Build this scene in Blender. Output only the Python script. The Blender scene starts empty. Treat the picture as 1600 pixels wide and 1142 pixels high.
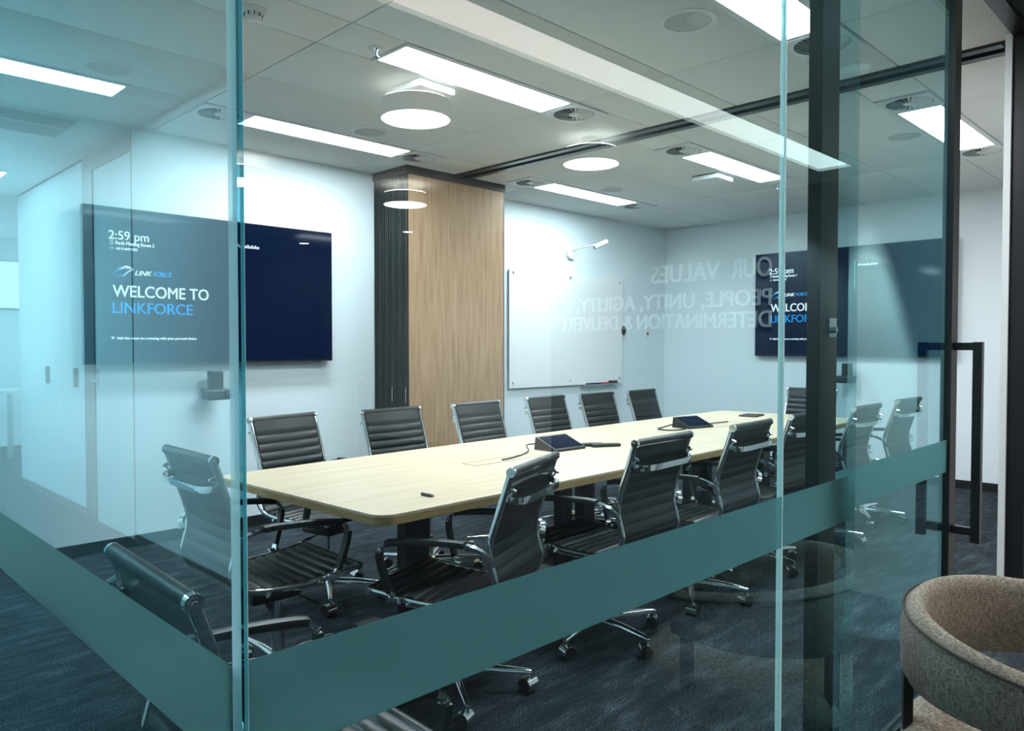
import bpy, bmesh, math, random
from mathutils import Vector, Matrix
random.seed(7)
PI = math.pi
C = bpy.context.scene.collection
sc = bpy.context.scene

# ------------------------------------------------------------------ camera, world, exposure
F_PX, YAW, PITCH, CAM_Z = 1186.5, 0.7845, 0.0255, 1.30
fw = Vector((math.cos(YAW)*math.cos(PITCH), math.sin(YAW)*math.cos(PITCH), -math.sin(PITCH)))
rt = Vector((math.sin(YAW), -math.cos(YAW), 0))
up = rt.cross(fw)
cd = bpy.data.cameras.new('camera'); cam = bpy.data.objects.new('camera', cd); C.objects.link(cam)
cd.sensor_fit = 'HORIZONTAL'; cd.sensor_width = 36.0; cd.lens = F_PX/1600*36.0; cd.clip_start = 0.02
cam.matrix_world = Matrix(((rt.x, up.x, -fw.x, 0), (rt.y, up.y, -fw.y, 0), (rt.z, up.z, -fw.z, CAM_Z), (0, 0, 0, 1)))
sc.camera = cam
w = bpy.data.worlds.new('world'); sc.world = w; w.use_nodes = True
w.node_tree.nodes['Background'].inputs[0].default_value = (0.5, 0.6, 0.65, 1)
w.node_tree.nodes['Background'].inputs[1].default_value = 0.05
sc.view_settings.view_transform = 'Standard'; sc.view_settings.look = 'None'
sc.view_settings.gamma = 1; sc.view_settings.use_curve_mapping = False
sc.view_settings.exposure = 0.0
sc.cycles.transparent_max_bounces = 24
sc.cycles.max_bounces = 12
sc.cycles.sample_clamp_indirect = 6.0
PANEL_E, CORR_E, DISC_E, TROUGH_E = 50.0, 90.0, 24.0, 4.6
COOL = (0.90, 0.965, 1.0)
WARM = (1.0, 0.85, 0.78)

# ------------------------------------------------------------------ materials
def srgb(r, g, b):
    f = lambda c: (c/255/12.92) if c/255 <= 0.04045 else ((c/255+0.055)/1.055)**2.4
    return (f(r), f(g), f(b), 1)
def mat(name, col, rough=0.5, metal=0.0, spec=0.5, emit=None, estr=0.0):
    m = bpy.data.materials.new(name); m.use_nodes = True
    b = m.node_tree.nodes['Principled BSDF']
    b.inputs['Base Color'].default_value = col if len(col) == 4 else (*col, 1)
    b.inputs['Roughness'].default_value = rough; b.inputs['Metallic'].default_value = metal
    b.inputs['Specular IOR Level'].default_value = spec
    if emit:
        b.inputs['Emission Color'].default_value = emit if len(emit) == 4 else (*emit, 1)
        b.inputs['Emission Strength'].default_value = estr
    return m
def nodes(m): return m.node_tree.nodes, m.node_tree.links, m.node_tree.nodes['Principled BSDF']
def tex_coord(m, scale, rot=(0, 0, 0), kind='Object'):
    n, l, b = nodes(m)
    tc = n.new('ShaderNodeTexCoord'); mp = n.new('ShaderNodeMapping')
    mp.inputs['Scale'].default_value = scale; mp.inputs['Rotation'].default_value = rot
    l.new(tc.outputs[kind], mp.inputs[0]); return mp
def noise(m, mp, scale, detail=6, rough=0.6):
    n, l, b = nodes(m); t = n.new('ShaderNodeTexNoise')
    t.inputs['Scale'].default_value = scale; t.inputs['Detail'].default_value = detail; t.inputs['Roughness'].default_value = rough
    l.new(mp.outputs[0], t.inputs['Vector']); return t
def ramp(m, src, stops):
    n, l, b = nodes(m); r = n.new('ShaderNodeValToRGB')
    e = r.color_ramp.elements
    while len(e) < len(stops): e.new(0.5)
    for k, (p, c) in enumerate(stops): e[k].position = p; e[k].color = c
    l.new(src, r.inputs[0]); return r
def bump(m, src, strength, dist=0.002):
    n, l, b = nodes(m); bp = n.new('ShaderNodeBump')
    bp.inputs['Strength'].default_value = strength; bp.inputs['Distance'].default_value = dist
    l.new(src, bp.inputs['Height']); l.new(bp.outputs[0], b.inputs['Normal'])
def mixrgb(m, a, c, fac, mode='MULTIPLY'):
    n, l, b = nodes(m); x = n.new('ShaderNodeMix'); x.data_type = 'RGBA'; x.blend_type = mode
    x.inputs[0].default_value = fac
    l.new(a, x.inputs[6]); l.new(c, x.inputs[7]); return x.outputs[2]
def emitter(name, col, s):
    m = bpy.data.materials.new(name); m.use_nodes = True; n = m.node_tree.nodes; l = m.node_tree.links
    n.clear(); o = n.new('ShaderNodeOutputMaterial'); e = n.new('ShaderNodeEmission')
    e.inputs[0].default_value = col if len(col) == 4 else (*col, 1); e.inputs[1].default_value = s
    l.new(e.outputs[0], o.inputs[0]); return m

M = {}
def wallpaint(name, col, r=0.55):
    m = mat(name, col, r, spec=0.35); mp = tex_coord(m, (1, 1, 1)); t = noise(m, mp, 260, 2); bump(m, t.outputs[0], 0.05, 0.0006); return m
M['wall'] = wallpaint('white wall paint', (0.75, 0.825, 0.86))
M['wall_taupe'] = wallpaint('taupe wall paint', (0.16, 0.135, 0.115))
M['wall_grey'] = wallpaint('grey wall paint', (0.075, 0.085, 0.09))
M['wall_beige'] = wallpaint('beige wall paint', (0.50, 0.45, 0.40))
M['wall_slate'] = wallpaint('slate grey wall paint', (0.40, 0.42, 0.42))
M['ceil'] = wallpaint('ceiling tile white', (0.80, 0.83, 0.815), 0.8)
M['slab'] = mat('ceiling void grey', (0.12, 0.13, 0.13), 0.9)
M['white'] = mat('white plastic', (0.78, 0.80, 0.80), 0.35)
M['white_gloss'] = mat('white lacquer', (0.80, 0.82, 0.82), 0.25)
M['grey'] = mat('grey frame paint', (0.13, 0.145, 0.145), 0.45)
M['speaker'] = mat('speaker grille fabric', (0.50, 0.53, 0.52), 0.8)
M['black'] = mat('black powder coat', (0.010, 0.011, 0.012), 0.35)
M['black_matt'] = mat('matt black', (0.007, 0.008, 0.009), 0.6)
M['blackpl'] = mat('black plastic', (0.016, 0.018, 0.02), 0.35)
M['steel'] = mat('satin steel', (0.62, 0.63, 0.62), 0.3, 1.0)
M['chrome'] = mat('polished chrome', (0.82, 0.85, 0.86), 0.09, 1.0)
M['base_blk'] = mat('black skirting', (0.012, 0.014, 0.016), 0.4)
M['hinge'] = mat('dark grey aluminium', (0.045, 0.055, 0.056), 0.3, 0.6)
M['rubber'] = mat('caster rubber', (0.012, 0.012, 0.013), 0.5)
M['light'] = emitter('panel light diffuser', COOL, PANEL_E)
M['light_c'] = emitter('corridor light diffuser', COOL, CORR_E)
M['disc'] = emitter('disc light diffuser', (1.0, 0.965, 0.9), DISC_E)
M['halo'] = emitter('disc light halo ring', (1.0, 0.95, 0.85), DISC_E*2.2)
M['trough'] = emitter('trough light diffuser', WARM, TROUGH_E)
M['spot'] = emitter('downlight lens', (1.0, 0.93, 0.82), 25.0)
M['spot_dim'] = mat('dark downlight baffle', (0.05, 0.05, 0.05), 0.3, emit=(1.0, 0.93, 0.82), estr=0.4)
# leather
m = mat('black leather', (0.016, 0.019, 0.021), 0.38, spec=0.5); mp = tex_coord(m, (1, 1, 1)); t = noise(m, mp, 420, 3); bump(m, t.outputs[0], 0.18, 0.0006); M['leather'] = m
# carpet
m = mat('charcoal carpet', (0.01, 0.013, 0.016), 0.95, spec=0.15)
n, l, b = nodes(m)
mp = tex_coord(m, (1, 1, 1), kind='Object'); mps = tex_coord(m, (4.0, 16, 1)); t1 = noise(m, mps, 1.0, 5, 0.65)
t2 = noise(m, mp, 170, 2, 0.7); t3 = noise(m, mp, 1.6, 4, 0.6)
r1 = ramp(m, t1.outputs[0], [(0.30, (0.011, 0.0155, 0.020, 1)), (0.52, (0.027, 0.035, 0.042, 1)), (0.72, (0.068, 0.082, 0.092, 1))])
r2 = ramp(m, t2.outputs[0], [(0.34, (0.22, 0.22, 0.22, 1)), (0.52, (0.9, 0.9, 0.9, 1)), (0.68, (3.4, 3.5, 3.6, 1))])
r3 = ramp(m, t3.outputs[0], [(0.3, (0.6, 0.6, 0.6, 1)), (0.7, (1.35, 1.35, 1.35, 1))])
c = mixrgb(m, r1.outputs[0], r2.outputs[0], 1.0); c = mixrgb(m, c, r3.outputs[0], 1.0)
l.new(c, b.inputs['Base Color']); bump(m, t2.outputs[0], 0.6, 0.004); M['carpet'] = m
def wood(name, c0, c1, c2, scale, rough, axis_scale):
    m = mat(name, c1, rough, spec=0.4); n, l, b = nodes(m)
    mp = tex_coord(m, axis_scale); a = noise(m, mp, scale, 8, 0.62)
    r = ramp(m, a.outputs[0], [(0.28, c0), (0.5, c1), (0.74, c2)]); l.new(r.outputs[0], b.inputs['Base Color'])
    bump(m, a.outputs[0], 0.05, 0.001); return m
M['oak'] = wood('oak veneer', srgb(140, 108, 80), srgb(178, 144, 112), srgb(196, 166, 134), 3.0, 0.5, (16, 16, 0.7))
M['maple'] = wood('pale maple laminate', srgb(210, 185, 156), srgb(222, 200, 172), srgb(231, 211, 186), 2.2, 0.38, (0.8, 12, 12))
M['ply'] = wood('plywood table edge', srgb(150, 120, 78), srgb(178, 148, 102), srgb(196, 168, 122), 4.0, 0.5, (2, 2, 40))
# fabric of the tub chair
m = mat('woven taupe fabric', (0.2, 0.18, 0.16), 0.9, spec=0.2); n, l, b = nodes(m)
mpa = tex_coord(m, (90, 90, 600)); mpb = tex_coord(m, (520, 520, 60)); a = noise(m, mpa, 1, 3); c_ = noise(m, mpb, 1, 3)
mx = n.new('ShaderNodeMath'); mx.operation = 'ADD'; l.new(a.outputs[0], mx.inputs[0]); l.new(c_.outputs[0], mx.inputs[1])
hf = n.new('ShaderNodeMath'); hf.operation = 'MULTIPLY'; hf.inputs[1].default_value = 0.5; l.new(mx.outputs[0], hf.inputs[0])
r = ramp(m, hf.outputs[0], [(0.36, srgb(74, 70, 66)), (0.5, srgb(138, 129, 119)), (0.64, srgb(190, 180, 166))])
l.new(r.outputs[0], b.inputs['Base Color']); bump(m, hf.outputs[0], 0.5, 0.003); M['fabric'] = m
M['fabric_dark'] = mat('dark piping fabric', srgb(72, 68, 64), 0.9)
M['fabric_light'] = mat('pale rim fabric', srgb(160, 152, 142), 0.9)
# thin glass: tinted transparency, Fresnel mirror (Schlick)
def glass(name, tint, f0=0.045, gain=1.0, depth=False):
    m = bpy.data.materials.new(name); m.use_nodes = True; n = m.node_tree.nodes; l = m.node_tree.links; n.clear()
    o = n.new('ShaderNodeOutputMaterial'); mix = n.new('ShaderNodeMixShader')
    tr = n.new('ShaderNodeBsdfTransparent'); tr.inputs[0].default_value = (*tint, 1)
    gl = n.new('ShaderNodeBsdfGlossy'); gl.inputs['Roughness'].default_value = 0.0; gl.inputs[0].default_value = (0.95, 0.99, 1, 1)
    lw = n.new('ShaderNodeLayerWeight'); lw.inputs[0].default_value = 0.5
    if depth:   # iron-tinted glass: the path through the pane, and so the tint, grows with the angle of incidence
        for sh, stops in ((tr, ((0.0, (.935, .985, .99)), (0.3, (.905, .972, .982)), (0.72, (.82, .945, .965)), (1.0, (.45, .80, .88)))),
                          (gl, ((0.0, (.97, .99, 1.0)), (0.3, (.95, .985, 1.0)), (0.72, (.40, .88, .98)), (1.0, (.55, .90, .97))))):
            cr = n.new('ShaderNodeValToRGB'); e = cr.color_ramp.elements
            while len(e) < 4: e.new(0.5)
            for k_, (p_, c_) in enumerate(stops): e[k_].position = p_; e[k_].color = (*c_, 1)
            l.new(lw.outputs['Facing'], cr.inputs[0]); l.new(cr.outputs[0], sh.inputs[0])
    p = n.new('ShaderNodeMath'); p.operation = 'POWER'; p.inputs[1].default_value = 4.2
    l.new(lw.outputs['Facing'], p.inputs[0])
    q = n.new('ShaderNodeMath'); q.operation = 'MULTIPLY_ADD'; q.inputs[1].default_value = (1-f0)*gain; q.inputs[2].default_value = f0; q.use_clamp = True
    l.new(p.outputs[0], q.inputs[0])
    # the two close reflections of a thin pane are given by the face the ray enters through
    ge = n.new('ShaderNodeNewGeometry'); iv = n.new('ShaderNodeMath'); iv.operation = 'SUBTRACT'; iv.inputs[0].default_value = 1.0
    l.new(ge.outputs['Backfacing'], iv.inputs[1]); mu = n.new('ShaderNodeMath'); mu.operation = 'MULTIPLY'
    l.new(q.outputs[0], mu.inputs[0]); l.new(iv.outputs[0], mu.inputs[1]); l.new(mu.outputs[0], mix.inputs[0])
    l.new(tr.outputs[0], mix.inputs[1]); l.new(gl.outputs[0], mix.inputs[2]); l.new(mix.outputs[0], o.inputs[0]); return m
M['glass'] = glass('clear partition glass', (0.9, 0.97, 0.98), 0.095, 1.0, True)
M['glass_w'] = glass('whiteboard glass', (0.97, 0.99, 0.99))
def edge_glow(name, col, k):
    # ground glass edge: passes on the light gathered inside the pane
    m = bpy.data.materials.new(name); m.use_nodes = True; n = m.node_tree.nodes; l = m.node_tree.links; n.clear()
    o = n.new('ShaderNodeOutputMaterial'); mx = n.new('ShaderNodeMixShader'); t = n.new('ShaderNodeBsdfTranslucent'); t.inputs[0].default_value = (*col, 1)
    tr = n.new('ShaderNodeBsdfTransparent'); tr.inputs[0].default_value = (*col, 1); mx.inputs[0].default_value = k
    l.new(t.outputs[0], mx.inputs[1]); l.new(tr.outputs[0], mx.inputs[2]); l.new(mx.outputs[0], o.inputs[0]); return m
M['glass_edge'] = edge_glow('polished glass edge', (0.72, 0.93, 0.96), 0.25)
M['corner_seal'] = glass('dark teal corner seal', (0.30, 0.58, 0.64), 0.05)
M['silicone'] = edge_glow('clear silicone joint', (0.70, 0.80, 0.80), 0.3)
# frosted film
def frosted():
    m = bpy.data.materials.new('frosted film'); m.use_nodes = True; n = m.node_tree.nodes; l = m.node_tree.links; n.clear()
    o = n.new('ShaderNodeOutputMaterial'); m1 = n.new('ShaderNodeMixShader'); m2 = n.new('ShaderNodeMixShader')
    d = n.new('ShaderNodeBsdfDiffuse'); d.inputs[0].default_value = (0.16, 0.25, 0.26, 1)
    t = n.new('ShaderNodeBsdfTranslucent'); t.inputs[0].default_value = (0.42, 0.66, 0.67, 1)
    rf = n.new('ShaderNodeBsdfRefraction'); rf.inputs[0].default_value = (0.62, 0.86, 0.87, 1)
    rf.inputs['Roughness'].default_value = 0.35; rf.inputs['IOR'].default_value = 1.2
    m1.inputs[0].default_value = 0.6; l.new(d.outputs[0], m1.inputs[1]); l.new(t.outputs[0], m1.inputs[2])
    m2.inputs[0].default_value = 0.55; l.new(m1.outputs[0], m2.inputs[1]); l.new(rf.outputs[0], m2.inputs[2]); l.new(m2.outputs[0], o.inputs[0]); return m
M['frost'] = frosted()
M['screen'] = mat('display glass navy', (0.001, 0.003, 0.008), 0.06, spec=0.08, emit=(0.0, 0.005, 0.030), estr=1.0)
M['txt_white'] = emitter('screen text white', (0.85, 0.95, 1.0), 1.25)
M['txt_blue'] = emitter('screen text blue', (0.02, 0.36, 0.90), 1.0)
M['txt_green'] = emitter('screen bar green', (0.07, 0.62, 0.42), 1.0)
M['screen_far'] = emitter('far display image', (0.72, 0.88, 1.0), 2.2)
M['letter'] = mat('white acrylic letters', (0.85, 0.87, 0.86), 0.4)

# ------------------------------------------------------------------ mesh helpers
class MB:
    def __init__(s): s.v = []; s.f = []; s.sm = []; s.mi = []
    def face(s, idx, smooth=False, mi=0): s.f.append(tuple(idx)); s.sm.append(smooth); s.mi.append(mi)
    def box(s, x0, x1, y0, y1, z0, z1, mi=0):
        k = len(s.v)
        s.v += [(x0,y0,z0),(x1,y0,z0),(x1,y1,z0),(x0,y1,z0),(x0,y0,z1),(x1,y0,z1),(x1,y1,z1),(x0,y1,z1)]
        for q in ((3,2,1,0),(4,5,6,7),(0,1,5,4),(1,2,6,5),(2,3,7,6),(3,0,4,7)): s.face([k+i for i in q], False, mi)
        return s
    def ring_surface(s, rings, closed=True, caps=True, smooth=True, mi=0):
        k = len(s.v); n = len(rings[0])
        for r_ in rings: s.v += [tuple(p) for p in r_]
        m_ = n if closed else n-1
        for a in range(len(rings)-1):
            for i in range(m_):
                j = (i+1) % n
                s.face((k+a*n+i, k+a*n+j, k+(a+1)*n+j, k+(a+1)*n+i), smooth, mi)
        if caps:
            s.face([k+i for i in range(n)][::-1], False, mi); s.face([k+(len(rings)-1)*n+i for i in range(n)], False, mi)
        return s
    def cyl(s, p, q, r0, r1=None, n=16, mi=0, smooth=True):
        p = Vector(p); q = Vector(q); r1 = r0 if r1 is None else r1
        d = (q-p).normalized(); a = d.orthogonal().normalized(); b = d.cross(a)
        R = lambda c, r: [c + a*(r*math.cos(2*PI*i/n)) + b*(r*math.sin(2*PI*i/n)) for i in range(n)]
        return s.ring_surface([R(p, r0), R(q, r1)], True, True, smooth, mi)
    def sweep(s, path, sect, upv=(0,0,1), mi=0, smooth=True, caps=True):
        """sect: list of (u, v) with u along side, v along 'up' of the path frame"""
        path = [Vector(p) for p in path]; rings = []; upv = Vector(upv)
        for i, p in enumerate(path):
            t = (path[min(i+1, len(path)-1)] - path[max(i-1, 0)]).normalized()
            side = t.cross(upv)
            if side.length < 1e-4: side = t.orthogonal()
            side.normalize(); u2 = side.cross(t)
            rings.append([p + side*a + u2*b for a, b in sect])
        return s.ring_surface(rings, True, caps, smooth, mi)
    def tube(s, path, r, n=8, mi=0, flat=1.0, upv=(0,0,1)):
        return s.sweep(path, [(r*math.cos(2*PI*i/n), flat*r*math.sin(2*PI*i/n)) for i in range(n)], upv, mi)
    def lathe(s, prof, n=32, c=(0,0,0), mi=0, smooth=True, caps=True):
        rings = [[(c[0]+r*math.cos(2*PI*i/n), c[1]+r*math.sin(2*PI*i/n), c[2]+z) for i in range(n)] for r, z in prof]
        return s.ring_surface(rings, True, caps, smooth, mi)
    def prism(s, poly, z0, z1, mi=0):
        k = len(s.v); n = len(poly)
        s.v += [(x, y, z0) for x, y in poly] + [(x, y, z1) for x, y in poly]
        s.face([k+i for i in range(n)][::-1], False, mi); s.face([k+n+i for i in range(n)], False, mi)
        for i in range(n): j = (i+1) % n; s.face((k+i, k+j, k+n+j, k+n+i), False, mi)
        return s
    def xform(s, mtx): s.v = [tuple(mtx @ Vector(p)) for p in s.v]; return s
    def mesh(s, name):
        me = bpy.data.meshes.new(name); me.from_pydata([tuple(p) for p in s.v], [], s.f)
        me.polygons.foreach_set('use_smooth', s.sm); me.polygons.foreach_set('material_index', s.mi)
        me.update(); bm = bmesh.new(); bm.from_mesh(me); bmesh.ops.recalc_face_normals(bm, faces=bm.faces); bm.to_mesh(me); bm.free()
        me.set_sharp_from_angle(angle=math.radians(52))
        return me
def put(name, geo, mats, parent=None, loc=None, rot=None):
    me = geo.mesh(name) if isinstance(geo, MB) else geo
    if mats is not None:
        for q in (mats if isinstance(mats, (list, tuple)) else [mats]): me.materials.append(M[q] if isinstance(q, str) else q)
    o = bpy.data.objects.new(name, me); C.objects.link(o)
    if parent: o.parent = parent
    if loc is not None: o.location = loc
    if rot is not None: o.rotation_euler = rot
    return o
def rbox(sx, sy, sz, r, seg=2):
    bm = bmesh.new(); bmesh.ops.create_cube(bm, size=1)
    bmesh.ops.scale(bm, vec=(sx, sy, sz), verts=bm.verts)
    bmesh.ops.bevel(bm, geom=list(bm.edges), offset=r, segments=seg, affect='EDGES', profile=0.5)
    me = bpy.data.meshes.new('rounded'); bm.to_mesh(me); bm.free()
    for p in me.polygons: p.use_smooth = False
    return me
def empty(name, loc=(0, 0, 0), rz=0.0):
    o = bpy.data.objects.new(name, None); C.objects.link(o); o.location = loc; o.rotation_euler = (0, 0, rz); o.empty_display_size = 0.1
    return o
def tag(o, label, cat, group=None, kind=None):
    o['label'] = label; o['category'] = cat
    if group: o['group'] = group
    if kind: o['kind'] = kind
    return o
def struct(o, label=None, cat=None):
    o['kind'] = 'structure'
    if label: o['label'] = label
    if cat: o['category'] = cat
    return o
def dup(root, loc=None, rz=None):
    def cp(o, par):
        c = o.copy(); C.objects.link(c); c.parent = par
        for ch in list(o.children): cp(ch, c)
        return c
    r_ = cp(root, None)
    if loc is not None: r_.location = loc
    if rz is not None: r_.rotation_euler = (0, 0, rz)
    return r_
def text_mesh(body, width=None, height=None, bold=0.0, shear=0.0, extrude=0.0, align='LEFT', spacing=1.0):
    """flat text in local XY (x right, y up), lower-left at the origin, fitted to width and cap height"""
    cu = bpy.data.curves.new('lettering', 'FONT'); cu.body = body; cu.size = 1.0; cu.shear = shear
    cu.extrude = extrude; cu.resolution_u = 4; cu.space_character = spacing
    o = bpy.data.objects.new('lettering', cu); C.objects.link(o)
    dg = bpy.context.evaluated_depsgraph_get(); me = bpy.data.meshes.new_from_object(o.evaluated_get(dg))
    bpy.data.objects.remove(o); bpy.data.curves.remove(cu)
    if bold > 0:      # heavier weight: the glyphs overlaid with small shifts
        bm = bmesh.new(); bm.from_mesh(me); base = list(bm.verts)+list(bm.edges)+list(bm.faces)
        for kz, (dx, dy) in enumerate(((bold, 0), (-bold, 0), (0, bold*.5), (0, -bold*.5))):
            r_ = bmesh.ops.duplicate(bm, geom=base)
            bmesh.ops.translate(bm, vec=(dx, dy, .002*(kz+1)), verts=[q for q in r_['geom'] if isinstance(q, bmesh.types.BMVert)])
        bm.to_mesh(me); bm.free()
    xs = [v.co.x for v in me.vertices]; x0, x1 = min(xs), max(xs)
    cap = 0.73
    sx = width/(x1-x0) if width else height/cap
    sy = height/cap if height else sx
    for v in me.vertices: v.co.x = (v.co.x-x0)*sx; v.co.y *= sy
    return me

# ------------------------------------------------------------------ key dimensions
CEIL = 2.70
GX, GY = 0.366, 0.80                  # planes of the two glass walls (outer faces)
BACK_Y, RIGHT_X = 5.19, 7.81
CORR_X, TEXT_X = -1.05, 6.5
STRIP0, STRIP1 = 0.83, 0.95

# ------------------------------------------------------------------ floor and walls
struct(put('floor', MB().box(-6, 9, -9.2, 12.2, -0.1, 0), 'carpet'), 'charcoal streaked carpet running through room and corridor', 'floor')
struct(put('wall_back', MB().box(GX, RIGHT_X+0.1, BACK_Y, BACK_Y+0.1, 0, 2.78), 'wall'), 'long white wall behind the meeting table', 'wall')
struct(put('wall_right', MB().box(RIGHT_X, RIGHT_X+0.1, 0.845, BACK_Y, 0, 2.78), 'wall'), 'white end wall carrying the farther display', 'wall')
struct(put('wall_front', MB().box(4.12, RIGHT_X+0.1, 0.11, 0.845, 0, 2.78), 'wall_slate'), 'grey wall block beside the glass door', 'wall')
struct(put('wall_left', MB().box(CORR_X-0.1, CORR_X, -9.2, 5.30, 0, 2.78), 'wall'), 'white corridor wall mirrored in the glass', 'wall')
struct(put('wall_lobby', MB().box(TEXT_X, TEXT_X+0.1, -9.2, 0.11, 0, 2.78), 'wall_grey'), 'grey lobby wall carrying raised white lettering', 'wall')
struct(put('wall_lobby_rear', MB().box(CORR_X-0.1, TEXT_X+0.1, -9.3, -9.2, 0, 2.78), 'wall_taupe'), 'taupe rear wall of the lobby', 'wall')
struct(put('wall_corridor_far', MB().box(-6.1, 0.5, 11.6, 11.7, 0, 2.78), 'wall'), 'white far wall at the corridor end', 'wall')
struct(put('wall_corridor_right', MB().box(GX, GX+0.1, BACK_Y+0.1, 11.6, 0, 2.78), 'wall'), 'white corridor wall beyond the glazed room', 'wall')
struct(put('wall_corridor_open', MB().box(-6.1, -6.0, 8.3, 11.7, 0, 2.78), 'wall'), 'white side wall of the open office', 'wall')
struct(put('wall_corridor_return', MB().box(-6.0, -1.55, 8.34, 8.45, 0, 2.78), 'wall'), 'white return wall of the open office', 'wall')
struct(put('baseboard_back', MB().box(GX+0.02, RIGHT_X, BACK_Y-0.012, BACK_Y, 0, 0.075), 'base_blk'), 'black skirting along the long white wall', 'baseboard')
struct(put('baseboard_right', MB().box(RIGHT_X-0.012, RIGHT_X, 0.9, BACK_Y, 0, 0.075), 'base_blk'), 'black skirting along the end wall', 'baseboard')
struct(put('baseboard_left', MB().box(CORR_X, CORR_X+0.012, -9.2, 5.30, 0, 0.06), 'grey'), 'grey skirting along the corridor wall', 'baseboard')

# ------------------------------------------------------------------ ceilings
ceil = struct(put('ceiling', MB().box(-6, 9, GY-0.1, 12.2, CEIL+0.035, CEIL+0.12), 'slab'), 'pale tiled ceiling over meeting room and corridor', 'ceiling')
tile_cache = {}
def tile(x0, x1, y0, y1):
    g = 0.0035
    sx, sy = round(x1-x0-2*g, 4), round(y1-y0-2*g, 4)
    key = (sx, sy)
    if key not in tile_cache:
        mb = MB(); e = 0.006
        a = [(-sx/2, -sy/2), (sx/2, -sy/2), (sx/2, sy/2), (-sx/2, sy/2)]
        b = [(-sx/2+e, -sy/2+e), (sx/2-e, -sy/2+e), (sx/2-e, sy/2-e), (-sx/2+e, sy/2-e)]
        mb.ring_surface([[(x, y, 0.03) for x, y in a], [(x, y, 0.004) for x, y in a], [(x, y, 0) for x, y in b]], True, True, False)
        me = mb.mesh('tile'); me.materials.append(M['ceil']); tile_cache[key] = me
    o = bpy.data.objects.new('tile', tile_cache[key]); C.objects.link(o); o.parent = ceil
    o.location = ((x0+x1)/2, (y0+y1)/2, CEIL); return o
TR0, TR1 = 4.09, 4.26
wide = [(GX+.03, 1.87), (1.87, 3.38), (3.38, TR0), (TR1, 4.89), (4.89, 6.43), (6.43, RIGHT_X)]
strip = [(GX+.03, 1.87), (1.87, 2.17), (3.38, 3.68), (3.68, TR0), (TR1, 4.58), (4.58, 4.89), (6.13, 6.43), (6.43, RIGHT_X)]
bands = [(GY+.03, 1.345, 0), (1.345, 1.645, 1), (1.645, 2.235, 0), (2.235, 2.845, 0), (2.845, 3.145, 1), (3.145, 3.745, 0), (3.745, 4.355, 0), (4.355, 4.655, 1), (4.655, BACK_Y, 0)]
for y0, y1, st in bands:
    for x0, x1 in (strip if st else wide):
        if st and abs(x1-x0-.3) < .02 and not (x0 == 1.87 and y0 < 4) and not (x0 == 6.13 and 2 < y0 < 4): continue   # an air diffuser sits here
        tile(x0, x1, y0, y1)
cb = [(GY-.09, 1.645), (1.645, 2.235), (2.235, 3.145), (3.145, 3.745), (3.745, 4.355), (4.655, 5.25), (5.83, 6.6), (6.6, 7.2), (7.5, 8.4), (8.4, 10.0), (10.0, 11.6)]
for y0, y1 in cb: tile(CORR_X-.45 if y0 > 8 else CORR_X, GX-.01, y0, y1)
tile(CORR_X, -0.74, 4.355, 4.655); tile(CORR_X, -0.76, 5.25, 5.83); tile(CORR_X, -0.77, 7.2, 7.5)
for y0, y1 in ((8.45, 10.0), (10.0, 11.6)): tile(-6.0, CORR_X-.45, y0, y1)
# lobby ceiling with a slot for the trough light
TX0, TX1, TY0, TY1 = 0.9, 6.09, -1.0, -0.72
lob = MB()
lob.box(CORR_X-.1, TEXT_X, -9.2, TY0, CEIL, CEIL+.12).box(CORR_X-.1, TEXT_X, TY1, GY-0.1, CEIL, CEIL+.12)
lob.box(CORR_X-.1, TX0, TY0, TY1, CEIL, CEIL+.12).box(TX1, TEXT_X, TY0, TY1, CEIL, CEIL+.12)
struct(put('ceiling_lobby', lob, 'ceil'), 'plain plaster ceiling of the lobby with a long slot', 'ceiling')
t = tag(empty('trough_light', (0, 0, CEIL)), 'long recessed warm trough light mirrored across the glass', 'ceiling light')
tb = MB().box(TX0, TX1, TY0-.005, TY0+.01, 0.0, 0.2).box(TX0, TX1, TY1-.01, TY1+.005, 0.0, 0.2).box(TX0, TX0+.01, TY0, TY1, 0, .2).box(TX1-.01, TX1, TY0, TY1, 0, .2)
put('housing', tb, 'white', t)
put('diffuser', MB().box(TX0+.01, TX1-.01, TY0+.01, TY1-.01, 0.022, 0.04), 'trough', t)

# ------------------------------------------------------------------ glazing
def pane(name, x0, x1, y0, y1, parent, z0=0.0, z1=CEIL, plain_end=False):
    mb = MB().box(x0, x1, y0, y1, z0, z1)
    # polished vertical edges get their own look
    thin_x = (x1-x0) < (y1-y0)
    for k, f in enumerate(mb.f):
        xs = [mb.v[i][0] for i in f]; ys = [mb.v[i][1] for i in f]; zs = [mb.v[i][2] for i in f]
        if thin_x and max(ys)-min(ys) < 1e-6: mb.mi[k] = 1
        if (not thin_x) and max(xs)-min(xs) < 1e-6 and not (plain_end and xs[0] > (x0+x1)/2): mb.mi[k] = 1
        if max(zs)-min(zs) < 1e-6: mb.mi[k] = 1
    return put(name, mb, ['glass', 'glass_edge'], parent)
T = 0.0105
w1 = struct(empty('window_1', (0, 0, 0)), 'frameless glass wall along the corridor with frosted band', 'glass wall')
pane('glass_pane', GX, GX+T, GY-0.002, BACK_Y, w1, 0.0, CEIL+.03)
put('frosted_strip', MB().box(GX-0.0015, GX-0.0003, GY+.0005, BACK_Y-.01, STRIP0, STRIP1), 'frost', w1)
w2 = struct(empty('window_2', (0, 0, 0)), 'frameless glass front of two panes with frosted band', 'glass wall')
JX = 1.695
pane('glass_pane', GX+T+.009, JX-.006, GY, GY+T, w2, 0.0, CEIL+.03)
pane('glass_pane', JX+.004, 2.136, GY, GY+T, w2, 0.0, CEIL+.03, True)
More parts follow.
